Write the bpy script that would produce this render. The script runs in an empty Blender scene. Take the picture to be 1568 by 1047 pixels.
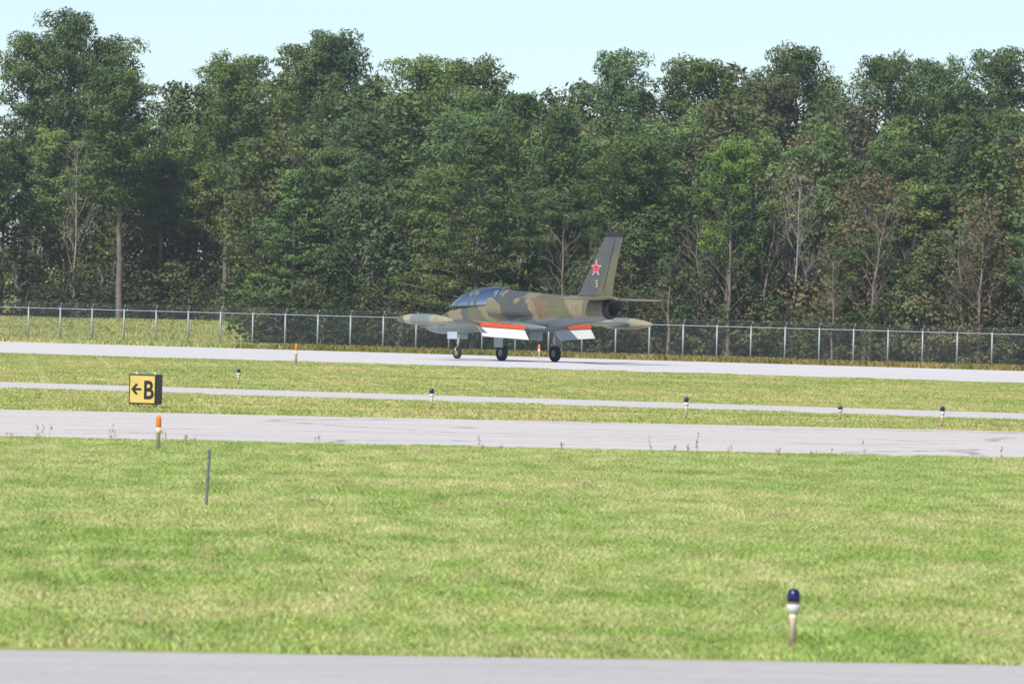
import bpy, math, random
import numpy as np
from mathutils import Vector, Matrix
sc = bpy.context.scene
R = math.radians
# ------------------------------------------------------------------ helpers
def link(o, parent=None):
    sc.collection.objects.link(o)
    if parent is not None: o.parent = parent
    return o
def empty(name, loc=(0,0,0), rz=0):
    e = bpy.data.objects.new(name, None); e.location = loc; e.rotation_euler = (0,0,rz)
    e.empty_display_size = .2
    return link(e)
def mesh_obj(name, verts, faces, mats, parent=None, smooth=False, midx=None):
    m = bpy.data.meshes.new(name)
    m.from_pydata([tuple(v) for v in verts], [], faces)
    if not isinstance(mats, (list,tuple)): mats=[mats]
    for a in mats: m.materials.append(a)
    if midx is not None: m.polygons.foreach_set('material_index', midx)
    if smooth: m.polygons.foreach_set('use_smooth', [True]*len(m.polygons))
    m.update()
    return link(bpy.data.objects.new(name, m), parent)
def nodes(name):
    m = bpy.data.materials.new(name); m.use_nodes = True
    nt = m.node_tree
    return m, nt, nt.nodes['Principled BSDF']
def setin(n, **kw):
    for k,v in kw.items(): n.inputs[k.replace('_',' ')].default_value = v
def ramp(nt, stops, interp='LINEAR'):
    r = nt.nodes.new('ShaderNodeValToRGB'); cr = r.color_ramp; cr.interpolation = interp
    while len(cr.elements) < len(stops): cr.elements.new(0.5)
    for e,(p,c) in zip(cr.elements, stops):
        e.position = p; e.color = (c[0],c[1],c[2],1)
    return r
def mixc(nt, a, b, fac, mode='MIX'):
    n = nt.nodes.new('ShaderNodeMix'); n.data_type='RGBA'; n.blend_type=mode
    for sock,val in ((n.inputs[0],fac),(n.inputs[6],a),(n.inputs[7],b)):
        if isinstance(val,(int,float)): sock.default_value = val
        elif isinstance(val,(tuple,list)): sock.default_value = (*val,1)
        else: nt.links.new(val, sock)
    return n.outputs[2]
def noise(nt, vec, scale, detail=4, rough=.55, mapscale=None, dist=0.0):
    if mapscale is not None:
        mp = nt.nodes.new('ShaderNodeMapping'); mp.inputs['Scale'].default_value = mapscale
        nt.links.new(vec, mp.inputs['Vector']); vec = mp.outputs[0]
    n = nt.nodes.new('ShaderNodeTexNoise')
    n.inputs['Scale'].default_value=scale; n.inputs['Detail'].default_value=detail
    n.inputs['Roughness'].default_value=rough; n.inputs['Distortion'].default_value=dist
    nt.links.new(vec, n.inputs['Vector'])
    return n.outputs['Fac']
def simple(name, col, rough=.6, metal=0, var=.15, scale=8, spec=.5):
    m, nt, b = nodes(name)
    tc = nt.nodes.new('ShaderNodeTexCoord')
    f = noise(nt, tc.outputs['Object'], scale)
    dark = tuple(c*(1-var) for c in col); lite = tuple(min(1,c*(1+var)) for c in col)
    r = ramp(nt, [(.3,dark),(.7,lite)])
    nt.links.new(f, r.inputs[0]); nt.links.new(r.outputs[0], b.inputs['Base Color'])
    setin(b, Roughness=rough, Metallic=metal); b.inputs['Specular IOR Level'].default_value=spec
    return m
def tube(V, F, p0, p1, r0, r1, n=6, cap=False):
    p0=Vector(p0); p1=Vector(p1); d=(p1-p0)
    if d.length<1e-6: return
    d.normalize(); a = d.orthogonal().normalized(); b = d.cross(a)
    s=len(V)
    for p,r in ((p0,r0),(p1,r1)):
        for i in range(n):
            t=2*math.pi*i/n; V.append(p+(a*math.cos(t)+b*math.sin(t))*r)
    for i in range(n):
        j=(i+1)%n; F.append((s+i,s+j,s+n+j,s+n+i))
    if cap:
        F.append(tuple(s+i for i in range(n))[::-1]); F.append(tuple(s+n+i for i in range(n)))
def box(V,F,lo,hi):
    s=len(V)
    for z in (lo[2],hi[2]):
        V += [Vector((lo[0],lo[1],z)),Vector((hi[0],lo[1],z)),Vector((hi[0],hi[1],z)),Vector((lo[0],hi[1],z))]
    F += [(s,s+3,s+2,s+1),(s+4,s+5,s+6,s+7),(s,s+1,s+5,s+4),(s+1,s+2,s+6,s+5),(s+2,s+3,s+7,s+6),(s+3,s,s+4,s+7)]
def lathe(name, prof, mat, parent=None, n=20, loc=(0,0,0)):
    V=[];F=[]
    for r,z in prof:
        for i in range(n):
            t=2*math.pi*i/n; V.append((r*math.cos(t)+loc[0], r*math.sin(t)+loc[1], z+loc[2]))
    for k in range(len(prof)-1):
        for i in range(n):
            j=(i+1)%n; F.append((k*n+i,k*n+j,(k+1)*n+j,(k+1)*n+i))
    F.append(tuple(range(n))[::-1]); F.append(tuple((len(prof)-1)*n+i for i in range(n)))
    return mesh_obj(name,V,F,mat,parent,smooth=True)

# ------------------------------------------------------------------ ground materials
def grass_color(nt, pos):
    f1 = noise(nt,pos,1.0,5,.6,(1.6,.30,1))
    f2 = noise(nt,pos,1.0,4,.55,(.28,.05,1))
    f3 = noise(nt,pos,1.0,5,.65,(3.0,.7,1),.6)
    f4 = noise(nt,pos,1.0,3,.5,(.5,.11,1))
    r1 = ramp(nt,[(.32,(.43,.54,.17)),(.50,(.56,.66,.24)),(.68,(.71,.75,.36))])
    nt.links.new(f1,r1.inputs[0])
    r2 = ramp(nt,[(.35,(.84,.93,.78)),(.65,(1.12,1.03,1.12))]); nt.links.new(f2,r2.inputs[0])
    c = mixc(nt, r1.outputs[0], r2.outputs[0], 1.0, 'MULTIPLY')
    f5 = noise(nt,pos,1.0,3,.6,(.07,.20,1),.4)
    r5 = ramp(nt,[(.36,(.82,.90,.74)),(.5,(1,1,1)),(.64,(1.12,1.04,1.16))]); nt.links.new(f5,r5.inputs[0])
    c = mixc(nt, c, r5.outputs[0], 1.0, 'MULTIPLY')
    r3 = ramp(nt,[(.47,(0,0,0)),(.72,(1,1,1))]); nt.links.new(f3,r3.inputs[0])
    mm = nt.nodes.new('ShaderNodeMath'); mm.operation='MULTIPLY'
    r4 = ramp(nt,[(.42,(0,0,0)),(.62,(.9,.9,.9))]); nt.links.new(f4,r4.inputs[0])
    nt.links.new(r3.outputs[0],mm.inputs[0]); nt.links.new(r4.outputs[0],mm.inputs[1])
    return mixc(nt, c, (.80,.62,.40), mm.outputs[0])
def make_ground_mat():
    m,nt,b = nodes('ground_soil_grass')
    g = nt.nodes.new('ShaderNodeNewGeometry')
    c = grass_color(nt,g.outputs['Position'])
    f = noise(nt,g.outputs['Position'],9,4)
    r = ramp(nt,[(.3,(.4,.4,.36)),(.7,(.7,.7,.66))]); nt.links.new(f,r.inputs[0])
    c = mixc(nt,c,r.outputs[0],1.0,'MULTIPLY')
    nt.links.new(c,b.inputs['Base Color']); setin(b,Roughness=.95); b.inputs['Specular IOR Level'].default_value=.1
    return m
def make_blade_mat(name='grass_blades',tint=None):
    m,nt,b = nodes(name); nt.nodes.remove(b)
    out = nt.nodes['Material Output']
    g = nt.nodes.new('ShaderNodeNewGeometry')
    c = grass_color(nt,g.outputs['Position'])
    if tint: c = mixc(nt,c,tint,1.0,'MULTIPLY')
    r = ramp(nt,[(0,(.66,.70,.55)),(.7,(1.05,1.05,1.0)),(.93,(1.15,1.1,1.15)),(1,(1.3,1.15,1.4))])
    nt.links.new(g.outputs['Random Per Island'],r.inputs[0])
    c = mixc(nt,c,r.outputs[0],1.0,'MULTIPLY')
    d = nt.nodes.new('ShaderNodeBsdfDiffuse'); t = nt.nodes.new('ShaderNodeBsdfTranslucent')
    nt.links.new(c,d.inputs[0]); nt.links.new(c,t.inputs[0])
    mx = nt.nodes.new('ShaderNodeMixShader'); mx.inputs[0].default_value=.25
    nt.links.new(d.outputs[0],mx.inputs[1]); nt.links.new(t.outputs[0],mx.inputs[2])
    nt.links.new(mx.outputs[0],out.inputs[0])
    return m
def make_pavement(name, base, streak=(.12,.9,1), crack=True, slope=0.0):
    m,nt,b = nodes(name)
    g = nt.nodes.new('ShaderNodeNewGeometry')
    mp = nt.nodes.new('ShaderNodeMapping'); mp.inputs['Rotation'].default_value=(0,0,-math.atan(slope))
    nt.links.new(g.outputs['Position'],mp.inputs['Vector'])
    P = mp.outputs[0]
    f = noise(nt,P,1.0,6,.6,streak)
    r = ramp(nt,[(.3,tuple(x*.90 for x in base)),(.7,tuple(x*1.05 for x in base))]); nt.links.new(f,r.inputs[0])
    c = r.outputs[0]
    f2 = noise(nt,P,6,5,.7); r2=ramp(nt,[(.3,(.88,.88,.88)),(.7,(1.08,1.08,1.08))]); nt.links.new(f2,r2.inputs[0])
    c = mixc(nt,c,r2.outputs[0],1.0,'MULTIPLY')
    if crack:
        mp2 = nt.nodes.new('ShaderNodeMapping'); mp2.inputs['Scale'].default_value=(.14,.24,1)
        nt.links.new(P,mp2.inputs['Vector'])
        nz = nt.nodes.new('ShaderNodeTexNoise'); nz.inputs['Scale'].default_value=1.2; nt.links.new(P,nz.inputs['Vector'])
        ad = nt.nodes.new('ShaderNodeMix'); ad.data_type='VECTOR'; ad.inputs[0].default_value=.12
        nt.links.new(mp2.outputs[0],ad.inputs[4]); nt.links.new(nz.outputs['Color'],ad.inputs[5])
        v = nt.nodes.new('ShaderNodeTexVoronoi'); v.feature='DISTANCE_TO_EDGE'; v.inputs['Scale'].default_value=1
        nt.links.new(ad.outputs[1],v.inputs['Vector'])
        r3 = ramp(nt,[(.006,(.6,.59,.56)),(.018,(1,1,1))]); nt.links.new(v.outputs['Distance'],r3.inputs[0])
        c = mixc(nt,c,r3.outputs[0],1.0,'MULTIPLY')
    nt.links.new(c,b.inputs['Base Color']); setin(b,Roughness=.95); b.inputs['Specular IOR Level'].default_value=.05
    return m

M_ground = make_ground_mat(); M_blade = make_blade_mat()
M_rough = make_blade_mat('dry_rough_grass',(.62,.46,.42)); M_mid = make_blade_mat('worn_grass',(1.0,.90,.92))
SL=-0.42; SN=0.20
# ------------------------------------------------------------------ terrain
def terr(x,y):
    s = y - SL*x
    return float(np.interp(s,[334,352,405,480,600,2000],[0,-.5,-.5,.3,.5,.5]))
xs = sorted(set([-3000,-1500,-700,-300,-150]+list(range(-100,101,4))+[150,300,700,1500,3000]))
ys = sorted(set([-400,-100,0,40,60,100,150,200,250,300]+list(range(310,620,4))+[700,900,1300,2000,3500,6000]))
V=[(x,y,terr(x,y) if abs(x)<=150 else terr(math.copysign(150,x),y)) for y in ys for x in xs]
nx=len(xs); F=[(j*nx+i,j*nx+i+1,(j+1)*nx+i+1,(j+1)*nx+i) for j in range(len(ys)-1) for i in range(nx-1)]
mesh_obj('ground',V,F,M_ground,smooth=True)
def strip(name, a0, a1, slope, x0, x1, z, mat, n=40):
    V=[];F=[]
    for i in range(n+1):
        x=x0+(x1-x0)*i/n
        V+= [(x,a0+slope*x,z),(x,a1+slope*x,z)]
    for i in range(n): F.append((2*i,2*i+2,2*i+3,2*i+1))
    return mesh_obj(name,V,F,mat)
strip('far_runway_pavement',288.9,332.5,SL,-160,160,.012,make_pavement('runway_concrete',(.65,.625,.62),(.05,.5,1),False,SL))
strip('narrow_taxiway_pavement',206.9,217.8,SL,-160,160,.008,make_pavement('narrow_taxiway_asphalt',(.60,.575,.555),(.1,.7,1),False,SL))
strip('near_runway_pavement',152.4,182.3,SN,-160,160,.016,make_pavement('near_runway_asphalt',(.62,.575,.55),(.10,.8,1),True,SN))
strip('foreground_taxiway_pavement',40,68.4,.23,-160,160,.012,make_pavement('foreground_taxiway_asphalt',(.50,.48,.47),(.4,1.2,1),False,.2))

# ------------------------------------------------------------------ grass (instanced patches)
def grass_patch(name, nb, hmin, hmax, w, mat, seed):
    r = np.random.default_rng(seed)
    cl = r.random((28,2)); k = r.integers(0,28,nb)
    p = np.where(r.random((nb,1))<.6, r.random((nb,2)), cl[k]+r.normal(0,.07,(nb,2))) - .5
    h = hmin+(hmax-hmin)*r.random(nb)**1.6
    a = r.random(nb)*2*np.pi; la = r.random(nb)*2*np.pi; ln = h*(.15+.9*r.random(nb))
    ww = w*(.6+.8*r.random(nb))
    dx=np.cos(a)*ww/2; dy=np.sin(a)*ww/2
    V=np.zeros((nb,4,3))
    V[:,0]=np.stack([p[:,0]-dx,p[:,1]-dy,np.zeros(nb)-.01],1)
    V[:,1]=np.stack([p[:,0]+dx,p[:,1]+dy,np.zeros(nb)-.01],1)
    mx=p[:,0]+np.cos(la)*ln*.35; my=p[:,1]+np.sin(la)*ln*.35
    V[:,2]=np.stack([mx+dx*.8,my+dy*.8,h*.6],1)
    V[:,3]=np.stack([p[:,0]+np.cos(la)*ln,p[:,1]+np.sin(la)*ln,h],1)
    m=bpy.data.meshes.new(name)
    m.vertices.add(nb*4); m.vertices.foreach_set('co',V.ravel())
    m.loops.add(nb*4); m.loops.foreach_set('vertex_index',np.arange(nb*4,dtype=np.int32))
    m.polygons.add(nb); m.polygons.foreach_set('loop_start',np.arange(0,nb*4,4,dtype=np.int32)); m.polygons.foreach_set('loop_total',np.full(nb,4,dtype=np.int32))
    m.materials.append(mat); m.update(); m.validate()
    return m
def instancer(name, cells, patch, mat=None):
    V=[];F=[]
    for (x,y,z,s) in cells:
        q=random.choice([0,1,2,3]); c=[(-1,-1),(1,-1),(1,1),(-1,1)]; c=c[q:]+c[:q]
        b=len(V)
        for (i,j) in c: V.append((x+i*s/2,y+j*s/2,z))
        F.append((b,b+1,b+2,b+3))
    o=mesh_obj(name,V,F,mat or M_blade)
    o.instance_type='FACES'; o.use_instance_faces_scale=True; o.show_instancer_for_render=False; o.show_instancer_for_viewport=False
    ch=bpy.data.objects.new('blade_patch',patch); link(ch,o)
    return o
random.seed(3)
near=[];
y=69.0
while y<155:
    w=.062*y+7
    x=-w
    while x<w:
        if y>68.4+.23*x+.45 and y<152.4+SN*x-.3:
            near.append((x+random.uniform(-.1,.1),y+random.uniform(-.1,.1),0,random.uniform(.85,1.25)))
        x+=.9
    y+=.9
instancer('grass',near,grass_patch('near_grass',1800,.02,.066,.008,M_blade,1))
far=[]
y=175.
while y<305:
    w=.062*y+9; x=-w
    while x<w:
        s=y-SL*x
        ok=(y>182.3+SN*x+.2 and s<206.9-.6) or (s>217.8+.5 and s<288.9-.7)
        if ok: far.append((x+random.uniform(-.1,.1),y+random.uniform(-.1,.1),0,random.uniform(.9,1.4)))
        x+=1.15
    y+=1.15
instancer('grass',far,grass_patch('far_grass',640,.015,.052,.02,M_mid,2))
back=[]
y=320.
while y<500:
    w=.062*y+10; x=-w
    while x<w:
        s=y-SL*x
        if s>333.5 and (s<398 or x<-9):
            back.append((x+random.uniform(-.3,.3),y+random.uniform(-.3,.3),terr(x,y),random.uniform(1.6,2.6)))
        x+=1.9
    y+=1.9
instancer('grass',[c for c in back if c[0]<-11.5],grass_patch('rear_grass',500,.03,.10,.02,M_mid,4))
instancer('rough_grass',[c for c in back if c[0]>=-11.5],grass_patch('rough_grass_blades',420,.03,.12,.02,M_rough,6))

# dry weeds and flowers
M_dry = simple('dry_stalk',(.55,.38,.20),.9,var=.2)
M_yel = simple('yellow_petal',(.75,.6,.05),.7)
V=[];F=[]
random.seed(11)
def weed(x,y,h):
    for k in range(random.randint(2,3)):
        a=random.random()*6.28; l=h*random.uniform(.5,1); t=random.uniform(.05,.35)
        p1=Vector((x+math.cos(a)*l*t,y+math.sin(a)*l*t,l))
        tube(V,F,(x,y,0),p1,.004,.002,3)
        for q in range(5):
            c=p1+Vector((random.uniform(-.02,.02),random.uniform(-.02,.02),random.uniform(-.10,.03)))
            s=random.uniform(.006,.013); b=len(V)
            V.extend([c+Vector((-s,0,0)),c+Vector((s*.3,s,-s*2)),c+Vector((s,0,0)),c+Vector((0,-s,s*2))]); F.append((b,b+1,b+2,b+3))
for u in (-8.0,-6.9,-3.3,-.55,.9,2.5,3.3,5.6,-7.8,6.2):
    weed(u,146.5+SN*u+random.uniform(-2,3),random.uniform(.28,.42))
for i in range(30):
    x=random.uniform(-16,16); weed(x,152+SN*x-random.random()**2*7,random.uniform(.12,.24))
for i in range(80):
    x=random.uniform(-22,22); weed(x,183.2+SN*x+random.random()**2*7,random.uniform(.08,.2))
mesh_obj('dry_weeds',V,F,M_dry)
V=[];F=[]
for i in range(70):
    yy=random.uniform(70,90); x=random.uniform(-.07*yy-3,.07*yy+3)
    if yy<69+.23*x+.5: continue
    z=random.uniform(.04,.08); s=random.uniform(.006,.010)
    b=len(V)
    for k in range(6): V.append(Vector((x+math.cos(k*1.047)*s,yy+.4*math.sin(k*1.047)*s,z+math.sin(k*1.047)*s*.8)))
    F.append(tuple(range(b,b+6)))
mesh_obj('wildflowers',V,F,M_yel)

# ------------------------------------------------------------------ trees
def leaf_mat(name, trans=.22):
    m,nt,b = nodes(name); nt.nodes.remove(b); out=nt.nodes['Material Output']
    oi=nt.nodes.new('ShaderNodeObjectInfo'); g=nt.nodes.new('ShaderNodeNewGeometry')
    f=noise(nt,g.outputs['Position'],.55,3,.6); r=ramp(nt,[(.32,(.64,.70,.68)),(.68,(1.42,1.34,1.2))]); nt.links.new(f,r.inputs[0])
    c=mixc(nt,oi.outputs['Color'],r.outputs[0],1.0,'MULTIPLY')
    r2=ramp(nt,[(0,(.75,.78,.78)),(.6,(1.02,1.02,1)),(1,(1.3,1.28,1.2))]); nt.links.new(g.outputs['Random Per Island'],r2.inputs[0])
    c=mixc(nt,c,r2.outputs[0],1.0,'MULTIPLY')
    d=nt.nodes.new('ShaderNodeBsdfDiffuse'); t=nt.nodes.new('ShaderNodeBsdfTranslucent')
    nt.links.new(c,d.inputs[0]); nt.links.new(c,t.inputs[0])
    mx=nt.nodes.new('ShaderNodeMixShader'); mx.inputs[0].default_value=trans
    nt.links.new(d.outputs[0],mx.inputs[1]); nt.links.new(t.outputs[0],mx.inputs[2]); nt.links.new(mx.outputs[0],out.inputs[0])
    return m
M_leaf=leaf_mat('leaves'); M_bark=simple('bark',(.17,.145,.135),.95,var=.35,scale=3); M_twig=simple('twig_bark',(.19,.155,.13),.95,var=.3,scale=3); M_bare=simple('bare_bark',(.32,.30,.28),.95,var=.3,scale=3)
def tree_mesh(name, V, F, blobs, leaf, elong, seed, bark, density=55, up=.25):
    r=np.random.default_rng(seed)
    C=[];O=[]
    for (c,rad,flat) in blobs:
        n=int(density*rad*rad*4*(.6+.4*flat))
        d=r.normal(size=(n,3)); d[:,2]+=up*1.2; d/=np.linalg.norm(d,axis=1)[:,None]
        rr=rad*(.45+.6*r.random(n)**.6)
        rr*=1+.25*np.sin(d[:,0]*5+c[0]*3)*np.cos(d[:,1]*4+c[2]*5)
        p=d*rr[:,None]; p[:,2]*=flat
        C.append(p+np.array(c)); O.append(d)
    C=np.concatenate(C); O=np.concatenate(O); n=len(C)
    nrm=O*1.0+r.normal(size=(n,3))*.45; nrm[:,2]+=.3; nrm/=np.linalg.norm(nrm,axis=1)[:,None]
    t=np.cross(nrm,r.normal(size=(n,3))); t/=np.linalg.norm(t,axis=1)[:,None]; b=np.cross(nrm,t)
    s=leaf*(.55+.9*r.random(n)); t*=s[:,None]/2; b*=(s*elong)[:,None]/2
    L=np.stack([C-t,C-b*1.0+t*.1,C+t,C+b*.8-t*.1],1)
    nv=len(V); Vt=np.array([tuple(v) for v in V]).reshape(-1,3)
    allv=np.concatenate([Vt,L.reshape(-1,3)])
    m=bpy.data.meshes.new(name)
    m.vertices.add(len(allv)); m.vertices.foreach_set('co',allv.ravel())
    fb=np.array([i for f in F for i in f],dtype=np.int32)
    li=np.concatenate([fb,np.arange(nv,nv+4*n,dtype=np.int32)])
    m.loops.add(len(li)); m.loops.foreach_set('vertex_index',li)
    npol=len(F)+n; m.polygons.add(npol)
    m.polygons.foreach_set('loop_start',np.arange(0,npol*4,4,dtype=np.int32)); m.polygons.foreach_set('loop_total',np.full(npol,4,dtype=np.int32))
    m.materials.append(bark); m.materials.append(M_leaf)
    m.polygons.foreach_set('material_index',np.concatenate([np.zeros(len(F)),np.ones(n)]).astype(np.int32))
    m.update(); m.validate()
    return m
def trunk(V,F,H,r0,rnd,lean=.3,n=7,top=.05):
    pts=[Vector((0,0,-.3))]; segs=8
    lx=rnd.uniform(-lean,lean); ly=rnd.uniform(-lean,lean)
    for i in range(1,segs+1):
        t=i/segs; pts.append(Vector((lx*t*t*2+rnd.uniform(-.08,.08),ly*t*t*2+rnd.uniform(-.08,.08),H*t)))
    for i in range(segs):
        a=r0*(1-i/segs)**.8+top; b=r0*(1-(i+1)/segs)**.8+top*.8
        tube(V,F,pts[i],pts[i+1],a,b,n)
    def at(t):
        t=max(0,min(.999,t))*segs; i=int(t); return pts[i].lerp(pts[i+1],t-i)
    return at
def decid(name,H,Rr,base,nb,seed,dens=52,leaf=.23,brmin=.5,brmax=1.05,bark=None):
    rnd=random.Random(seed); V=[];F=[]; at=trunk(V,F,H*.85,.13,rnd,.4,7,.03)
    blobs=[]; lob=[(rnd.random()*6.28,rnd.uniform(.75,1.2)) for _ in range(5)]
    for i in range(nb):
        t=base+(1-base)*((i+.5)/nb)**.85
        q=(t-base)/(1-base)
        env=Rr*(.62+.5*math.sin(math.pi*min(1,q*1.05+.08)))*(1 if q<.6 else math.sqrt(max(.02,1-((q-.6)/.42)**2)))
        a=i*2.4+rnd.uniform(-.5,.5)
        k=lob[i%5]; env*= .8+.35*math.sin(a*2+k[0])*.5+ (k[1]-1)*.6+.12
        rr=env*rnd.uniform(.5,1.0) if rnd.random()<.8 else env*rnd.uniform(0,.5)
        c0=at(min(.98,t*1.05)); c=(c0.x+math.cos(a)*rr,c0.y+math.sin(a)*rr,H*t+rnd.uniform(-.4,.3))
        br=rnd.uniform(brmin,brmax)*(1-.3*q)
        blobs.append((c,br,rnd.uniform(.6,.95)))
        if i%2==0:
            tube(V,F,at(max(.1,t-.13)),Vector(c),.045,.012,4)
    return tree_mesh(name,V,F,blobs,leaf,.7,seed,bark or M_bark,dens)
def pine(name,H,Rr,base,nl,seed,dens=95,flat=.62,leaf=.25,cone=False):
    rnd=random.Random(seed); V=[];F=[]; at=trunk(V,F,H*.96,.16,rnd,.35,7,.04)
    blobs=[]
    for i in range(nl):
        q=(i+.5)/nl; t=base+(1-base)*q
        L=Rr*((1.05-q) if cone else (.55+.6*math.sin(math.pi*min(1,.2+q*.74))))*rnd.uniform(.6,1.05)
        a=i*2.4+rnd.uniform(-.6,.6); p0=at(t-.02)
        rise=rnd.uniform(.0,.4) if not cone else rnd.uniform(-.12,.15)
        if q>.8 and not cone: L*=.75; rise*=.4
        p1=Vector((p0.x+math.cos(a)*L,p0.y+math.sin(a)*L,min(H-.3,H*t+L*rise)))
        tube(V,F,p0,p1,.045,.015,4)
        for k in range(3 if L>1 else 2):
            f=[1,.68,.36][k]
            c=p0.lerp(p1,f)+Vector((rnd.uniform(-.3,.3),rnd.uniform(-.3,.3),rnd.uniform(.0,.3)))
            blobs.append((tuple(c),rnd.uniform(.5,.9)*(1 if k else 1.05)*(.8 if cone else 1),flat*rnd.uniform(.8,1.2)))
    for k in range(7):
        c=at(.99); blobs.append(((c.x+rnd.uniform(-.9,.9),c.y+rnd.uniform(-.9,.9),H-.35-rnd.random()*.7),.62,.75))
    for k in range(3):
        t=base*rnd.uniform(.45,.98); p0=at(t); a=rnd.random()*6.28; L=rnd.uniform(.5,1.2)
        tube(V,F,p0,p0+Vector((math.cos(a)*L,math.sin(a)*L,-.1)),.02,.008,3)
    return tree_mesh(name,V,F,blobs,leaf,.36,seed,M_bark,dens)
def bare_branches(V,F,p,d,L,r,depth,rnd):
    q=p+d*L; tube(V,F,p,q,r,r*.6,4)
    if depth==0: return
    for k in range(rnd.choice([2,3,3])):
        nd=(d+Vector((rnd.uniform(-.7,.7),rnd.uniform(-.7,.7),rnd.uniform(-.1,.6)))).normalized()
        bare_branches(V,F,p.lerp(q,rnd.uniform(.45,1)),nd,L*rnd.uniform(.55,.85),r*.55,depth-1,rnd)
def bare(name,H,seed,leaves=False,dens=14,bark=None):
    rnd=random.Random(seed); V=[];F=[]; at=trunk(V,F,H*.9,.09,rnd,.4,6,.02)
    for i in range(16):
        t=.25+.7*i/16; a=i*2.4
        d=Vector((math.cos(a)*.7,math.sin(a)*.7,.75)).normalized()
        bare_branches(V,F,at(t),d,H*.13*(1.25-t*.6),.024,3,rnd)
    blobs=[]
    if leaves:
        for i in range(60):
            t=rnd.uniform(.15,1); a=rnd.random()*6.28; rr=rnd.uniform(.2,2.2)*(1.2-t*.6)
            blobs.append(((math.cos(a)*rr,math.sin(a)*rr,H*t),rnd.uniform(.5,.9),.8))
    else: blobs=[((0,0,H*.5),.2,1)]
    return tree_mesh(name,V,F,blobs,.17,.7,seed,bark or M_twig,dens)
T_dec=[decid('broadleaf_a',11,2.9,.12,85,21),decid('broadleaf_b',12,2.5,.14,84,22),decid('broadleaf_c',10,3.3,.1,95,23),decid('broadleaf_d',12,2.2,.16,78,24,46),decid('broadleaf_e',11,2.7,.15,72,25,36,.2)]
T_pin=[pine('pine_a',16,2.6,.42,40,31),pine('pine_b',16,2.3,.46,34,32),pine('pine_c',15,2.9,.36,44,33),pine('pine_d',16,2.0,.55,26,34)]
T_lay=[pine('layered_pine_a',12,4.0,.10,66,41,66,.34,.24,True),pine('layered_pine_b',11,3.2,.16,54,42,66,.36,.24,True)]
T_bsh=[decid('bush_a',3.2,1.9,.05,34,51,60,.18,.4,.75),decid('bush_b',4.5,1.7,.05,38,52,50,.18,.4,.8),decid('bush_c',3.8,1.8,.05,30,53,36,.16,.35,.7)]
T_bar=[bare('sparse_a',9,61,True,26),bare('sparse_b',8,62,True,18)]
T_dead=[bare('dead_a',10,71,False,14,M_bare),bare('twig_a',8,81),bare('twig_b',7,82)]
HT={}
for t in T_dec+T_pin+T_lay+T_bsh+T_bar+T_dead:
    z=np.empty(len(t.vertices)*3); t.vertices.foreach_get('co',z); HT[t.name]=float(z[2::3].max())
forest=empty('forest')
cnt=[0]
GREEN=[(.122,.172,.070),(.142,.186,.074),(.112,.160,.075),(.165,.194,.078),(.126,.160,.076)]
PINEC=[(.128,.198,.076),(.152,.218,.078),(.113,.178,.080)]
BROWN=[(.190,.176,.098),(.175,.175,.098),(.214,.176,.098),(.170,.170,.100)]
BSH=[(.075,.105,.048),(.085,.115,.05),(.11,.115,.06),(.065,.09,.048)]
rf=random.Random(77)
def place(mesh,x,y,H,col,name=None,widen=1.0,parent=forest):
    k=H/HT[mesh.name]
    cnt[0]+=1
    o=bpy.data.objects.new(name or ('tree_%d'%cnt[0]),mesh)
    o.location=(x,y,terr(x,y)); o.rotation_euler=(0,0,rf.random()*6.28)
    w=k**.5*widen*rf.uniform(.9,1.15) if k<1 else k*widen*rf.uniform(.9,1.1)
    o.scale=(w,w,k)
    j=rf.uniform(.8,1.25); o.color=(col[0]*j*rf.uniform(.94,1.08),col[1]*j,col[2]*j*rf.uniform(.88,1.1),1)
    link(o,parent); return o
def frontline(x): return 401+SL*x
# trees that form the skyline: (x, height of the top)
sky=[(-27.8,16.0),(-25.3,17.4),(-23.4,16.0),(-20.3,14.3),(-18.1,14.3),(-16,15.4),(-13.5,15.3),(-11.3,15.5),(-9.5,16.1),(-7.3,14.8),(-5,14.9),(-2.8,15.1),(-1,13.4),(1.3,14.3),(3.5,14.7),(5.4,15.4),(7.4,14.3),(9.9,15.3),(12.1,15.8),(13.9,15.4),(15.5,16.2),(17.8,15.0),(20,15.7),(23.2,15.7),(24.9,14.6),(26.9,16.1)]
for i,(x,z) in enumerate(sky):
    pn = i in (0,1,2,7,8,10,11,15,17,20,22,23,25,5)
    m = rf.choice(T_pin[:3]) if pn else rf.choice(T_dec[:4]+T_pin[2:3])
    y=(486 if x<-12 else 470)+rf.uniform(-4,4)
    place(m,x,y,z-terr(x,y)+(.45 if pn else -.5),rf.choice(PINEC if pn else GREEN),widen=.88 if pn else .9)
for i in range(26):
    x=rf.choice([-1,1])*rf.uniform(30,70); place(rf.choice(T_pin+T_dec),x,478+rf.uniform(-8,8),rf.uniform(13,16),rf.choice(GREEN+PINEC))
x=-65
while x<65:
    for yy in (496,510):
        place(rf.choice(T_dec),x+rf.uniform(-1.5,1.5),yy+rf.uniform(-3,3),rf.uniform(11.4,13.2),rf.choice(GREEN))
    x+=4.0
def pick(x,row):
    if x>9: br=.38 if row<3 else .24
    elif x>0: br=.14
    else: br=.06
    if rf.random()<br:
        return (rf.choice(T_bar+T_dec[3:]) if (row<2 and x>8) else rf.choice(T_dec)), rf.choice(BROWN)
    if rf.random()<.28: return rf.choice(T_pin), rf.choice(PINEC)
    if rf.random()<.12: return rf.choice(T_lay), rf.choice(PINEC)
    return rf.choice(T_dec), rf.choice(GREEN)
rows=[(4,6,9,3.2),(9,8,11,3.4),(15,9.5,12,3.6),(22,10.5,12.6,3.9),(31,11,12.9,4.1),(42,11.3,13.1,4.1),(54,11.6,13.2,4.2)]
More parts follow.
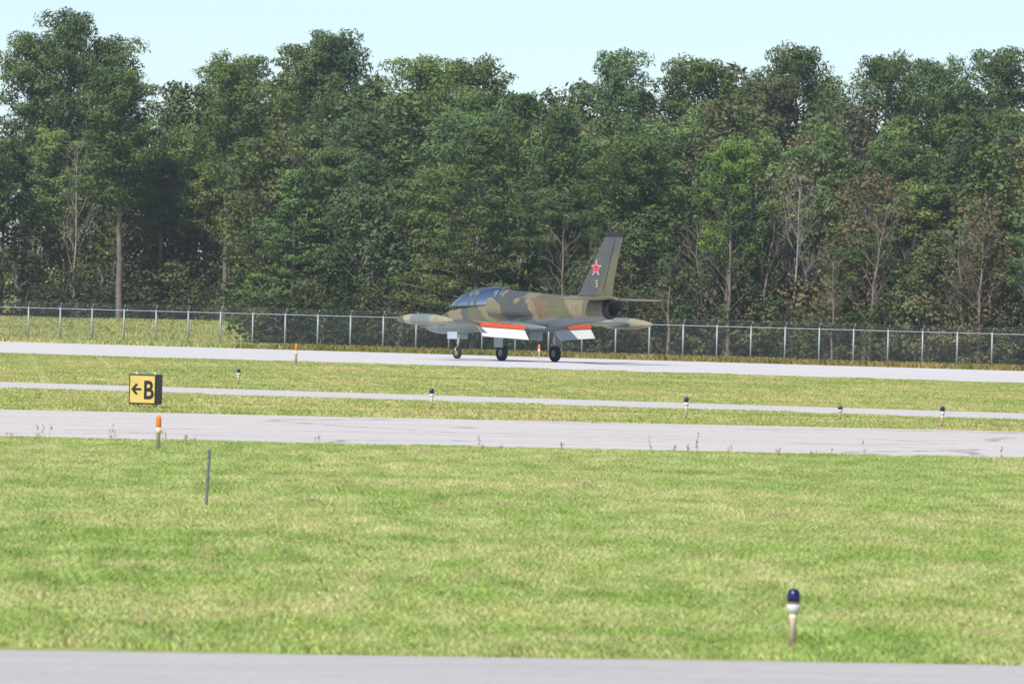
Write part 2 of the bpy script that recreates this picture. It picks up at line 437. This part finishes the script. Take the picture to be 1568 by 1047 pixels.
for ri,(d,h0,h1,sp) in enumerate(rows):
    x=-10.5+rf.uniform(0,2)
    while x<66:
        m,c=pick(x,ri); xx=x+rf.uniform(-.8,.8)
        if not (ri==0 and abs(xx+1.8)<2.2):
            place(m,xx,frontline(xx)+d+rf.uniform(-2,2),rf.uniform(h0,h1),c)
        x+=sp*rf.uniform(.8,1.25)
for ri,(d,h0,h1,sp) in enumerate([(1,7,10,3.6),(6,9.5,12.8,3.6)]):
    x=-66
    while x<-11:
        m,c=pick(x,2); xx=x+rf.uniform(-.8,.8)
        place(m,xx,477+d+rf.uniform(-2,2),rf.uniform(h0,h1),c)
        x+=sp*rf.uniform(.8,1.2)
for i in range(16):
    yy=412+i*4.3; place(rf.choice(T_dec),-11.3+rf.uniform(-.6,1.2),yy,rf.uniform(9,12),rf.choice(GREEN))
for d,n in ((1.6,130),(4.5,95),(9,70)):
    for i in range(n):
        x=-11.5+77*(i+rf.random())/n
        c=rf.choice(BSH if (x<8 or rf.random()<.5) else BROWN+[(.15,.135,.085)])
        place(rf.choice(T_bsh),x,frontline(x)+d+rf.uniform(-.8,.8),rf.uniform(1.8,4.2),c,widen=1.1)
for i in range(75):
    x=-66+55*(i+rf.random())/75
    place(rf.choice(T_bsh),x,474+rf.uniform(-1.5,3),rf.uniform(1.6,4.0),rf.choice(BSH),widen=1.15)
for i in range(16):
    x=2+30*(i+rf.random())/16; place(T_dead[1+i%2],x,frontline(x)+rf.uniform(-.5,3),rf.uniform(5,8.5),BROWN[0],widen=.9)
place(T_pin[1],9.9,397.6,10.4,(.175,.27,.078),'pine_tree',.75,None)
place(T_pin[1],-21.8,473,14.2,PINEC[1],'pine_tree',1,None)
place(T_pin[3],-16.0,472,14.6,PINEC[0],'pine_tree',1,None)
place(T_lay[0],-1.8,402,10.8,(.120,.150,.068),'layered_pine_tree',1.05,None)
place(T_dead[0],-24.5,476,10.9,BROWN[0],'dead_tree',.6,None)
place(T_dead[0],13.1,399,9.0,BROWN[0],'dead_tree',.7,None)
place(T_bar[0],16.5,397,9.2,(.18,.145,.085),'bare_tree',1,None)
place(T_bar[1],21.5,395,8.2,(.18,.145,.085),'bare_tree',1,None)

# ------------------------------------------------------------------ fence
M_galv=simple('galvanised_steel',(.34,.38,.40),.55,.3,.15,4); M_wire=simple('chain_link_wire',(.16,.175,.18),.6,.3,.1,4)
fence=empty('chain_link_fence')
ztop=1.12; fd=Vector((1,SL,0)).normalized(); nrm=Vector((-fd.y,fd.x,0))
V=[];F=[];VW=[];FW=[]
def fp(t): p=Vector((0,395,0))+fd*t; return p
t=-80.; sp=1.67
while t<80:
    p=fp(t); g=terr(p.x,p.y)
    tube(V,F,(p.x,p.y,g-.2),(p.x,p.y,ztop+.03),.042,.042,8,True)
    arm=Vector((p.x,p.y,ztop))+fd*.14-nrm*.14+Vector((0,0,.24))
    tube(V,F,(p.x,p.y,ztop),arm,.026,.020,5,True)
    t+=sp
a=fp(-80);b=fp(80)
tube(V,F,(a.x,a.y,ztop-.04),(b.x,b.y,ztop-.04),.022,.022,6)
for k in (.35,.7,1.0):
    off=fd*.14*k-nrm*.14*k+Vector((0,0,.24*k))
    tube(V,F,Vector((a.x,a.y,ztop))+off,Vector((b.x,b.y,ztop))+off,.004,.004,3)
mesh_obj('posts_and_rails',V,F,M_galv,fence,True)
hh=ztop-.05+.55; pitch=.085; w=.0024
t=-80.
while t<80:
    for sgn in (1,-1):
        p=fp(t); q=fp(t+sgn*hh*.9); s=len(VW)
        o=nrm*(.006*sgn)
        for (pp,z) in ((p,ztop-.05-hh),(q,ztop-.05)):
            VW.append(Vector((pp.x,pp.y,z))-fd*w+o); VW.append(Vector((pp.x,pp.y,z))+fd*w+o)
        FW.append((s,s+1,s+3,s+2))
    t+=pitch
mesh_obj('chain_link_mesh',VW,FW,M_wire,fence)

# ------------------------------------------------------------------ lights, markers, sign, post
M_stake=simple('stake_painted',(.82,.64,.48),.6,var=.12); M_white=simple('white_paint',(.8,.78,.75),.5,var=.08)
M_navy=simple('blue_lens',(.010,.014,.10),.3,var=.1); M_or=simple('orange_plastic',(.80,.20,.02),.4,var=.12); M_brown=simple('brown_band',(.25,.15,.1),.6)
M_blk=simple('black_paint',(.012,.012,.014),.5,var=.2)
def taxi_light(x,y,h=.5):
    e=empty('taxiway_edge_light',(x,y,0))
    k=h/.5
    lathe('base_plate',[(.09,0),(.09,.015),(.05,.03)],M_brown,e)
    lathe('stake',[(.030,.031),(.030,.25*k),(.034,.26*k),(.034,.30*k)],M_stake,e)
    lathe('collar',[(.034,.302*k),(.054,.32*k),(.058,.36*k),(.056,.375*k)],M_white,e)
    lathe('band',[(.050,.377*k),(.052,.395*k)],M_brown,e)
    lathe('lens',[(.052,.397*k),(.056,.42*k),(.055,.455*k),(.046,.485*k),(.028,.50*k),(.006,.506*k)],M_navy,e)
for p in ((2.41,71.4,.51),(-7.3,228.5,.44),(-1.80,194.4,.49),(3.91,189.8,.51),(9.5,187.6,.47),(7.5,194,.33)):
    taxi_light(*p)
def marker(x,y,h):
    e=empty('runway_edge_light',(x,y,.012)); k=h/.6
    lathe('stake',[(.036,0),(.034,.30*k),(.05,.31*k),(.05,.40*k)],M_stake,e)
    lathe('lens',[(.040,.402*k),(.046,.42*k),(.044,.55*k),(.03,.59*k),(.008,.60*k)],M_or,e)
marker(-5.87,142.6,.60); marker(-7.07,280,.72); marker(1.04,325,.55)
V=[];F=[]
tube(V,F,(0,0,-.1),(.03,0,.74),.021,.019,8,True); tube(V,F,(.03,0,.741),(.0305,0,.752),.024,.024,8,True)
o=mesh_obj('metal_post',V,F,simple('weathered_steel',(.22,.22,.24),.6,.5,.3,20)); o.location=(-3.88,109.6,0)
sg=empty('taxiway_sign',(-8.0,187,0),R(-22))
W=.66;D=.34;zb=.09;zt=.75
M_syel=simple('sign_yellow',(.70,.50,.14),.5,var=.1); M_sblk=simple('sign_housing',(.018,.018,.022),.45,var=.3)
V=[];F=[]; box(V,F,(-W/2,-D/2,zb),(W/2,D/2,zt))
o=mesh_obj('housing',V,F,M_sblk,sg); bv=o.modifiers.new('b','BEVEL'); bv.width=.018; bv.segments=2
V=[];F=[]; box(V,F,(-W/2+.035,-D/2-.008,zb+.035),(W/2-.035,-D/2+.01,zt-.035)); mesh_obj('face_panel',V,F,M_syel,sg)
cu=bpy.data.curves.new('legend_b','FONT'); cu.body='B'; cu.size=.56; cu.offset=.012; cu.extrude=.003; cu.align_x='CENTER'
cu.materials.append(M_blk); o=bpy.data.objects.new('letter_b',cu); o.location=(.15,-D/2-.013,zb+.13); o.rotation_euler=(R(90),0,0); o.scale=(.82,1,1); link(o,sg)
yy=-D/2-.012
def poly(name,pts,mat,parent,th=.004):
    V=[(x,yy,z) for x,z in pts]+[(x,yy+th*.8,z) for x,z in pts]; n=len(pts)
    F=[tuple(range(n))]+[(i,i+n,(i+1)%n+n,(i+1)%n) for i in range(n)]
    return mesh_obj(name,V,F,mat,parent)
zc=.42
poly('arrow_shaft',[(-.19,zc-.025),(-.02,zc-.025),(-.02,zc+.025),(-.19,zc+.025)],M_blk,sg)
poly('arrow_head_low',[(-.265,zc-.0005),(-.15,zc-.13),(-.105,zc-.10),(-.191,zc-.0005)],M_blk,sg)
poly('arrow_head_high',[(-.265,zc),(-.191,zc+.001),(-.105,zc+.10),(-.15,zc+.13)],M_blk,sg)
V=[];F=[]
for sx in (-.22,.22):
    for sy in (-.1,.1): tube(V,F,(sx,sy,0),(sx,sy,zb),.022,.022,8,True)
    tube(V,F,(sx,0,zt),(sx,0,zt+.05),.03,.022,8,True)
mesh_obj('legs_and_lugs',V,F,M_stake,sg)

# ------------------------------------------------------------------ jet
jet=empty('jet_aircraft',(.615,312.8,.012),math.atan2(.8,-.6))
def camo(name, stops, tilt=.0, under=True, nscale=.9, namp=2.6):
    m,nt,b=nodes(name); tc=nt.nodes.new('ShaderNodeTexCoord'); P=tc.outputs['Object']
    sx=nt.nodes.new('ShaderNodeSeparateXYZ'); nt.links.new(P,sx.inputs[0])
    f=noise(nt,P,nscale,2,.45)
    def mth(op,a,bv):
        n=nt.nodes.new('ShaderNodeMath'); n.operation=op
        for s,v in ((n.inputs[0],a),(n.inputs[1],bv)):
            if isinstance(v,(int,float)): s.default_value=v
            else: nt.links.new(v,s)
        return n.outputs[0]
    v=mth('ADD',sx.outputs['X'],mth('MULTIPLY',mth('SUBTRACT',f,.5),namp))
    v=mth('ADD',v,mth('MULTIPLY',mth('SUBTRACT',sx.outputs['Z'],1.8),tilt))
    v=mth('DIVIDE',mth('ADD',v,6.0),13.0)
    r=ramp(nt,stops,'CONSTANT'); nt.links.new(v,r.inputs[0]); c=r.outputs[0]
    if under:
        z=mth('ADD',sx.outputs['Z'],mth('MULTIPLY',mth('SUBTRACT',noise(nt,P,1.4,2),.5),.35))
        z=mth('SUBTRACT',z,mth('MULTIPLY',sx.outputs['X'],-.055))
        g=mth('GREATER_THAN',z,1.50)
        c=mixc(nt,(.17,.205,.22),c,g)
    w=noise(nt,P,7,5,.6); rw=ramp(nt,[(.3,(.78,.78,.76)),(.7,(1.1,1.1,1.1))]); nt.links.new(w,rw.inputs[0])
    c=mixc(nt,c,rw.outputs[0],1.0,'MULTIPLY')
    nt.links.new(c,b.inputs['Base Color']); setin(b,Roughness=.34); b.inputs['Specular IOR Level'].default_value=.5
    return m
TAN=(.225,.19,.11); OLI=(.135,.13,.07); DGR=(.085,.095,.062); SLT=(.085,.095,.092); BRN=(.17,.12,.068); CRM=(.40,.35,.23)
def px(x): return (x+6)/13
M_fus=camo('fuselage_camouflage',[(0,OLI),(px(-4.3),TAN),(px(-3.5),OLI),(px(-2.0),BRN),(px(-1.3),TAN),(px(-.8),SLT),(px(.7),TAN),(px(2.2),OLI),(px(3.1),SLT),(px(4.0),TAN),(px(4.9),DGR),(px(5.8),OLI)],tilt=-.9)
M_fin=camo('fin_camouflage',[(0,OLI),(px(-3.75),(.12,.12,.06)),(px(-3.5),SLT),(px(-1.6),(.09,.11,.12))],tilt=.72,under=False,namp=.5)
M_wing=camo('wing_camouflage',[(0,TAN),(px(-.6),OLI),(px(.4),CRM),(px(1.2),TAN)],tilt=0,under=False,nscale=.6,namp=3)
M_tank=camo('tank_paint',[(0,(.33,.30,.20)),(px(-.3),(.19,.225,.22)),(px(.9),(.38,.34,.22)),(px(1.4),OLI)],tilt=0,under=False,namp=1)
M_lblue=simple('light_blue_paint',(.38,.46,.50),.35,var=.12,scale=3); M_jw=simple('jet_white_paint',(.75,.74,.70),.35,var=.08,scale=4)
M_red=simple('orange_red_paint',(.72,.10,.03),.4,var=.12); M_tyre=simple('tyre_rubber',(.015,.015,.016),.85,var=.3); M_hub=simple('wheel_hub',(.20,.32,.22),.5)
M_exh=simple('exhaust_dark_metal',(.03,.027,.025),.5,.6,.4); M_steel=simple('oleo_steel',(.55,.56,.56),.3,.7)
M_redstar=simple('star_red',(.62,.02,.02),.4); M_fr=simple('canopy_frame',(.09,.11,.09),.4); M_fintip=simple('fin_tip_dielectric',(.02,.025,.02),.5)
M_num=simple('number_yellow',(.62,.55,.22),.5)
def ring(x,zc,hw,hh,n=36,p=2.15,yc=0):
    out=[]
    for i in range(n):
        t=2*math.pi*i/n; c=math.cos(t); s=math.sin(t)
        out.append(Vector((x,yc+math.copysign(abs(c)**(2/p),c)*hw,zc+math.copysign(abs(s)**(2/p),s)*hh)))
    return out
def loft(name,rings,mat,capa=True,capb=True,parent=jet,smooth=True,closed=True):
    V=[v for r in rings for v in r]; n=len(rings[0]); F=[]
    for k in range(len(rings)-1):
        for i in range(n if closed else n-1):
            j=(i+1)%n; F.append((k*n+i,(k+1)*n+i,(k+1)*n+j,k*n+j))
    if capa: F.append(tuple(range(n)))
    if capb: F.append(tuple((len(rings)-1)*n+i for i in range(n))[::-1])
    return mesh_obj(name,V,F,mat,parent,smooth)
def dense(secs,step=.15):
    a=np.array(secs); t=np.concatenate([[0],np.cumsum(np.abs(np.diff(a[:,0])))])
    tt=np.linspace(0,t[-1],int(t[-1]/step)+2); out=[]
    for c in range(a.shape[1]):
        y=a[:,c]; d=np.gradient(y,t)
        res=[]
        for q in tt:
            k=min(len(t)-2,max(0,int(np.searchsorted(t,q,side='right')-1))); h=t[k+1]-t[k]; u=(q-t[k])/h
            res.append((2*u**3-3*u*u+1)*y[k]+(u**3-2*u*u+u)*h*d[k]+(-2*u**3+3*u*u)*y[k+1]+(u**3-u*u)*h*d[k+1])
        out.append(res)
    return list(zip(*out))
fs=[(6.32,1.14,.05,.05),(6.15,1.15,.13,.13),(5.6,1.21,.27,.28),(5.0,1.31,.36,.40),(4.2,1.44,.43,.50),(3.2,1.56,.48,.55),(2.0,1.69,.51,.59),(1.0,1.76,.54,.64),(0,1.80,.56,.67),(-1,1.83,.56,.65),(-2,1.88,.54,.59),(-3,1.93,.50,.52),(-4,1.98,.44,.45),(-4.85,2.03,.385,.40)]
loft('fuselage',[ring(x,z,max(w,.02),max(h,.02)) for x,z,w,h in dense(fs)],M_fus,True,False)
loft('exhaust_nozzle',[ring(-4.80,2.03,.375,.39,30,2),ring(-5.12,2.05,.335,.335,30,2),ring(-5.12,2.05,.30,.30,30,2),ring(-4.3,2.02,.28,.28,30,2)],M_exh,False,True)
V=[];F=[]; tube(V,F,(6.3,0,1.14),(6.75,0,1.14),.018,.010,6,True); mesh_obj('pitot_boom',V,F,M_steel,jet)
sp=[(1.5,2.30,.30,.33),(1.0,2.30,.29,.29),(0,2.28,.26,.27),(-1,2.27,.22,.23),(-2,2.27,.17,.19),(-3,2.30,.13,.17),(-4,2.33,.10,.15),(-5.0,2.36,.07,.12),(-5.35,2.38,.02,.03)]
loft('spine',[ring(x,z,w,h,20,2) for x,z,w,h in dense(sp)],M_fus)
for sd,nm in ((1,'left_intake'),(-1,'right_intake')):
    s=[(1.75,2.02,.20,.30,.50),(1.3,2.0,.24,.34,.50),(.5,1.98,.25,.36,.47),(-.6,1.97,.22,.36,.42),(-1.8,1.97,.16,.32,.36),(-2.9,1.97,.05,.2,.36)]
    loft(nm,[ring(x,z,w,h,22,2.6,sd*yc) for x,z,w,h,yc in dense(s)],M_fus,False,True)
    loft(nm+'_duct',[ring(1.76,2.02,.19,.29,22,2.6,sd*.50),ring(.9,2.0,.12,.2,22,2.6,sd*.42)],M_exh,False,True)
m,nt,b=nodes('canopy_glass'); nt.nodes.remove(b)
gl=nt.nodes.new('ShaderNodeBsdfGlossy'); gl.inputs['Roughness'].default_value=.12; gl.inputs['Color'].default_value=(.95,.98,1,1)
tr=nt.nodes.new('ShaderNodeBsdfTransparent'); tr.inputs['Color'].default_value=(.88,.93,.95,1)
lw=nt.nodes.new('ShaderNodeLayerWeight'); lw.inputs['Blend'].default_value=.35
rr_=ramp(nt,[(0,(.50,.50,.50)),(1,(.95,.95,.95))]); nt.links.new(lw.outputs['Facing'],rr_.inputs[0])
mx=nt.nodes.new('ShaderNodeMixShader'); nt.links.new(rr_.outputs[0],mx.inputs[0]); nt.links.new(tr.outputs[0],mx.inputs[1]); nt.links.new(gl.outputs[0],mx.inputs[2]); nt.links.new(mx.outputs[0],nt.nodes['Material Output'].inputs[0])
M_glass=m
cs=[(4.75,1.92,.14,.05),(4.45,1.92,.26,.25),(4.0,1.93,.34,.46),(3.4,1.95,.38,.60),(2.8,1.97,.40,.68),(2.2,1.99,.41,.72),(1.7,2.01,.40,.68),(1.35,2.03,.36,.60)]
def arc(x,z,w,h,n=18,sc_=1.0):
    return [Vector((x,math.cos(math.pi*i/n)*w*sc_,z+math.sin(math.pi*i/n)*h*sc_)) for i in range(n+1)]
loft('canopy_glazing',[arc(*s) for s in dense(cs,.1)],M_glass,False,False,closed=False)
def csec(x):
    a=sorted(cs); xs_=[q[0] for q in a]
    return [float(np.interp(x,xs_,[q[k] for q in a])) for k in (1,2,3)]
V=[];F=[]
for x,rr in ((4.05,.035),(3.25,.03),(2.85,.04),(1.42,.045)):
    z,w,h=csec(x); a=arc(x,z,w,h,14,1.015)
    for i in range(14): tube(V,F,a[i],a[i+1],rr,rr,5)
for sd in (1,-1):
    pr=None
    for x in np.linspace(4.6,1.4,14):
        z,w,h=csec(x); p=Vector((x,sd*w*1.01,z+.03))
        if pr is not None: tube(V,F,pr,p,.035,.035,5)
        pr=p
mesh_obj('canopy_frame',V,F,M_fr,jet,True)
V=[];F=[]; box(V,F,(1.5,-.3,1.75),(4.3,.3,2.0)); mesh_obj('cockpit_tub',V,F,M_exh,jet)
V=[];F=[]
for x in (3.05,1.75):
    box(V,F,(x-.1,-.2,2.001),(x+.08,.2,2.42)); box(V,F,(x-.12,-.14,2.421),(x+.04,.14,2.53))
mesh_obj('ejection_seats',V,F,M_exh,jet)
V=[];F=[]
for x in (4.05,2.72): box(V,F,(x-.12,-.24,2.001),(x+.12,.24,2.2))
mesh_obj('instrument_coamings',V,F,M_blk,jet)
M_suit=simple('flight_suit',(.10,.12,.08),.9)
for k,x in enumerate((3.27,1.97)):
    loft('pilot_torso_%d'%(k+1),[[Vector((x+math.cos(t)*r*.6,math.sin(t)*r,z)) for t in np.linspace(0,2*math.pi,15)[:-1]] for z,r in ((1.9,.18),(2.1,.23),(2.22,.22),(2.27,.10),(2.31,.07))],M_suit)
    lathe('pilot_helmet_%d'%(k+1),[(.06,2.28),(.115,2.34),(.135,2.42),(.125,2.50),(.08,2.555),(.01,2.575)],M_jw,jet,16,(x+.02,0,0))
def foil(le,chord,t,axis,n=12):
    le=Vector(le); pts=[]
    xs_=[(1-math.cos(math.pi*i/n))/2 for i in range(n+1)]
    def th(x): return 5*t*(.2969*math.sqrt(x)-.126*x-.3516*x*x+.2843*x**3-.1036*x**4)*chord
    ax=Vector(axis)
    for x in xs_: pts.append(le+Vector((-x*chord,0,0))+ax*(th(x)))
    for x in xs_[::-1][1:-1]: pts.append(le+Vector((-x*chord,0,0))-ax*(th(x)))
    return pts
def surf(name,secs,axis,mat):
    return loft(name,[foil(le,c,t,axis) for le,c,t in secs],mat)
def wheel(name,x,y,r,w):
    prof=[(.45,-.5),(.80,-.5),(.95,-.38),(1,-.15),(1,.15),(.95,.38),(.80,.5),(.45,.5)]
    V=[];F=[];n=24
    for a_,b_ in prof:
        for i in range(n):
            t=2*math.pi*i/n; V.append((x+math.cos(t)*r*a_,y+b_*w,r+math.sin(t)*r*a_))
    for k in range(len(prof)-1):
        for i in range(n): F.append((k*n+i,k*n+(i+1)%n,(k+1)*n+(i+1)%n,(k+1)*n+i))
    mesh_obj(name+'_tyre',V,F,M_tyre,jet,True)
    V=[];F=[]; tube(V,F,(x,y-w*.42,r),(x,y+w*.42,r),r*.46,r*.46,18,True); tube(V,F,(x,y-w*.5,r),(x,y+w*.5,r),r*.18,r*.18,10,True)
    mesh_obj(name+'_hub',V,F,M_hub,jet)
for sd,nm in ((1,'left'),(-1,'right')):
    zr=1.24; zd=.050
    def LE(y): return 1.55-.115*y
    def TE(y): return -1.25+.20*y
    def HG(y): return TE(y)+.62-.03*y
    def Z(y): return zr+zd*y
    surf(nm+'_wing_inner',[((LE(y),sd*y,Z(y)),LE(y)-HG(y),.13) for y in (.3,1.0,1.8,2.62)],(0,0,1),M_wing)
    surf(nm+'_wing_outer',[((LE(y),sd*y,Z(y)),LE(y)-TE(y),.11) for y in (2.625,3.3,4.0,4.45)],(0,0,1),M_wing)
    def flap(y,th):
        h=Vector((HG(y)-.05,sd*y,Z(y)-.05)); d=Vector((-math.cos(R(46)),0,-math.sin(R(46)))); nn=Vector((-d.z,0,d.x)); L=.58
        return [h+nn*th, h+d*L*.5+nn*th*.9, h+d*L+nn*.006, h+d*L-nn*.006, h+d*L*.5-nn*th*.7, h-nn*th*.8]
    loft(nm+'_flap',[flap(.72,.045),flap(2.56,.04)],M_jw,smooth=False)
    def cove(y): return [Vector((HG(y)+.02,sd*y,Z(y)+.055)),Vector((HG(y)-.13,sd*y,Z(y)+.045)),Vector((HG(y)-.20,sd*y,Z(y)-.085)),Vector((HG(y)+.02,sd*y,Z(y)-.06))]
    loft(nm+'_flap_cove',[cove(.70),cove(2.60)],M_red,smooth=False)
    loft(nm+'_wing_root',[ring(x,zr+.02,w,h,16,2,sd*.42) for x,w,h in dense([(1.9,.05,.03),(1.4,.22,.14),(.3,.28,.18),(-.8,.22,.13),(-1.6,.05,.04)])],M_fus)
    yt=4.58; zt_=1.46
    tk=[(1.95,.02),(1.85,.07),(1.55,.135),(1.1,.185),(.5,.21),(-.2,.205),(-.8,.16),(-1.25,.09),(-1.5,.02)]
    loft(nm+'_tip_tank',[ring(x,zt_,r,r,20,2,sd*yt) for x,r in dense(tk,.12)],M_tank)
    surf(nm+'_stabiliser',[((-3.95-.22*y,sd*y,2.36),1.25-.24*y,.09) for y in (.05,.8,1.5,2.15,2.2)],(0,0,1),M_wing)
    V=[];F=[]; y0=sd*1.22
    tube(V,F,(.1,sd*1.25,1.22),(.05,y0,.62),.06,.055,10,True)
    mesh_obj(nm+'_main_strut',V,F,M_jw,jet,True)
    V=[];F=[]; tube(V,F,(.05,y0,.64),(0,y0,.30),.038,.038,10,True); tube(V,F,(0,y0-sd*.16,.30),(0,y0+sd*.04,.30),.035,.035,8,True); tube(V,F,(.35,sd*1.2,1.15),(.06,y0,.65),.025,.025,6); tube(V,F,(-.10,y0,.60),(-.13,y0,.45),.015,.015,5); tube(V,F,(-.13,y0,.45),(0,y0,.33),.015,.015,5)
    mesh_obj(nm+'_main_oleo',V,F,M_steel,jet,True)
    wheel(nm+'_main',0,y0,.30,.17)
    V=[];F=[]; box(V,F,(-.22,y0+sd*.14-.012,.50),(.30,y0+sd*.14+.012,1.16)); mesh_obj(nm+'_leg_door',V,F,M_lblue,jet)
    V=[];F=[]; box(V,F,(-.30,sd*.38-.012,.78),(.45,sd*.38+.012,1.14)); mesh_obj(nm+'_belly_door',V,F,M_lblue,jet)
V=[];F=[]; tube(V,F,(4.30,0,1.2),(4.36,0,.55),.05,.045,10,True); mesh_obj('nose_strut',V,F,M_jw,jet,True)
V=[];F=[]; tube(V,F,(4.36,0,.56),(4.38,0,.42),.03,.03,8,True)
for s_ in (1,-1): tube(V,F,(4.38,s_*.02,.44),(4.39,s_*.10,.40),.022,.022,6); tube(V,F,(4.39,s_*.10,.40),(4.39,s_*.09,.22),.022,.022,6,True)
tube(V,F,(4.75,0,1.1),(4.36,0,.68),.02,.02,6)
mesh_obj('nose_fork',V,F,M_steel,jet,True)
wheel('nose',4.39,0,.225,.13)
V=[];F=[]
for s_ in (1,-1): box(V,F,(4.1,s_*.24-.01,.74),(4.7,s_*.24+.01,1.06))
mesh_obj('nose_gear_doors',V,F,M_lblue,jet)
V=[];F=[]; tube(V,F,(4.42,0,.80),(4.46,0,.80),.06,.06,10,True); mesh_obj('landing_lamp',V,F,M_steel,jet)
fo=[(2.35,-2.55,-5.0),(2.55,-3.0,-4.98),(2.9,-3.22,-5.02),(3.6,-3.72,-5.2),(4.35,-4.25,-5.42),(4.62,-4.47,-5.5)]
surf('fin',[((a_,0,z),a_-b_,.07) for z,a_,b_ in fo],(0,1,0),M_fin)
surf('fin_tip',[((a_,0,z),a_-b_,t) for z,a_,b_,t in ((4.622,-4.47,-5.5,.072),(4.72,-4.56,-5.55,.06),(4.79,-4.72,-5.56,.03))],(0,1,0),M_fintip)
V=[];F=[]
for s_ in (1,-1):
    tube(V,F,(-4.45,s_*.050,2.62),(-5.08,s_*.036,4.55),.008,.008,4)
mesh_obj('rudder_hinge_line',V,F,M_fintip,jet)
def fin_y(x_,z_):
    a_=np.interp(z_,[f[0] for f in fo],[f[1] for f in fo]); b_=np.interp(z_,[f[0] for f in fo],[f[2] for f in fo])
    c_=a_-b_; x=min(.99,max(.01,(a_-x_)/c_)); return 5*.07*(.2969*math.sqrt(x)-.126*x-.3516*x*x+.2843*x**3-.1036*x**4)*c_
def star(R1,R2,yoff,mat,nm,sd):
    cx,cz=-4.02,3.48; V=[]
    for i in range(10):
        a_=math.pi/2+i*math.pi/5; r_=R1 if i%2==0 else R2
        V.append((cx+math.cos(a_)*r_,0,cz+math.sin(a_)*r_))
    V.append((cx,0,cz))
    W_=[(v[0],sd*(fin_y(v[0],v[2])+yoff),v[2]) for v in V]
    mesh_obj(nm,W_,[(i,(i+1)%10,10) for i in range(10)],mat,jet)
for sd in (1,-1):
    k='left' if sd>0 else 'right'
    star(.335,.128,.008,M_jw,k+'_star_border',sd); star(.275,.105,.014,M_redstar,k+'_star',sd)
    cu=bpy.data.curves.new('fin_number','FONT'); cu.body='5'; cu.size=.36; cu.extrude=.001; cu.align_x='CENTER'; cu.materials.append(M_num)
    o=bpy.data.objects.new(k+'_fin_number',cu); o.location=(-4.1,sd*(fin_y(-4.0,2.95)+.012),2.80); o.rotation_euler=(R(90),0,R(180) if sd>0 else 0); link(o,jet)

# ------------------------------------------------------------------ summer haze (real, very thin scattering air)
V=[];F=[]; box(V,F,(-260,25,-3),(260,640,60))
m=bpy.data.materials.new('haze_air'); m.use_nodes=True; nt=m.node_tree; nt.nodes.remove(nt.nodes['Principled BSDF'])
vs=nt.nodes.new('ShaderNodeVolumeScatter'); vs.inputs['Density'].default_value=.00016; vs.inputs['Color'].default_value=(.88,.94,1,1); vs.inputs['Anisotropy'].default_value=0.1
nt.links.new(vs.outputs[0],nt.nodes['Material Output'].inputs['Volume'])
mesh_obj('haze',V,F,m)

# ------------------------------------------------------------------ light, sky, camera
EL=R(48); sdir=Vector((-.50*math.cos(EL),-.866*math.cos(EL),math.sin(EL)))
sun=bpy.data.lights.new('sun','SUN'); sun.energy=5.0; sun.angle=R(.5); sun.color=(1,.96,.89)
so=link(bpy.data.objects.new('sun',sun)); so.rotation_euler=sdir.to_track_quat('Z','Y').to_euler()
w=bpy.data.worlds.new('World'); sc.world=w; w.use_nodes=True; nt=w.node_tree
st=nt.nodes.new('ShaderNodeTexSky'); st.sky_type='NISHITA'; st.sun_disc=False; st.sun_elevation=EL
st.sun_rotation=math.atan2(sdir.x,sdir.y); st.altitude=800; st.air_density=.7; st.dust_density=.6; st.ozone_density=2.6
bg=nt.nodes['Background']; bg.inputs[1].default_value=.145; nt.links.new(st.outputs[0],bg.inputs[0])
cam=bpy.data.cameras.new('camera'); cam.lens=300; cam.sensor_width=36; cam.clip_start=1; cam.clip_end=9000
co=link(bpy.data.objects.new('camera',cam))
co.matrix_world=Matrix.Translation((0,0,3.05))@Matrix.Rotation(math.pi/2-.00746,4,'X')@Matrix.Rotation(.025,4,'Z')
cam.dof.use_dof=True; cam.dof.focus_distance=315; cam.dof.aperture_fstop=9
sc.camera=co
sc.view_settings.view_transform='Standard'; sc.view_settings.look='None'; sc.view_settings.exposure=0
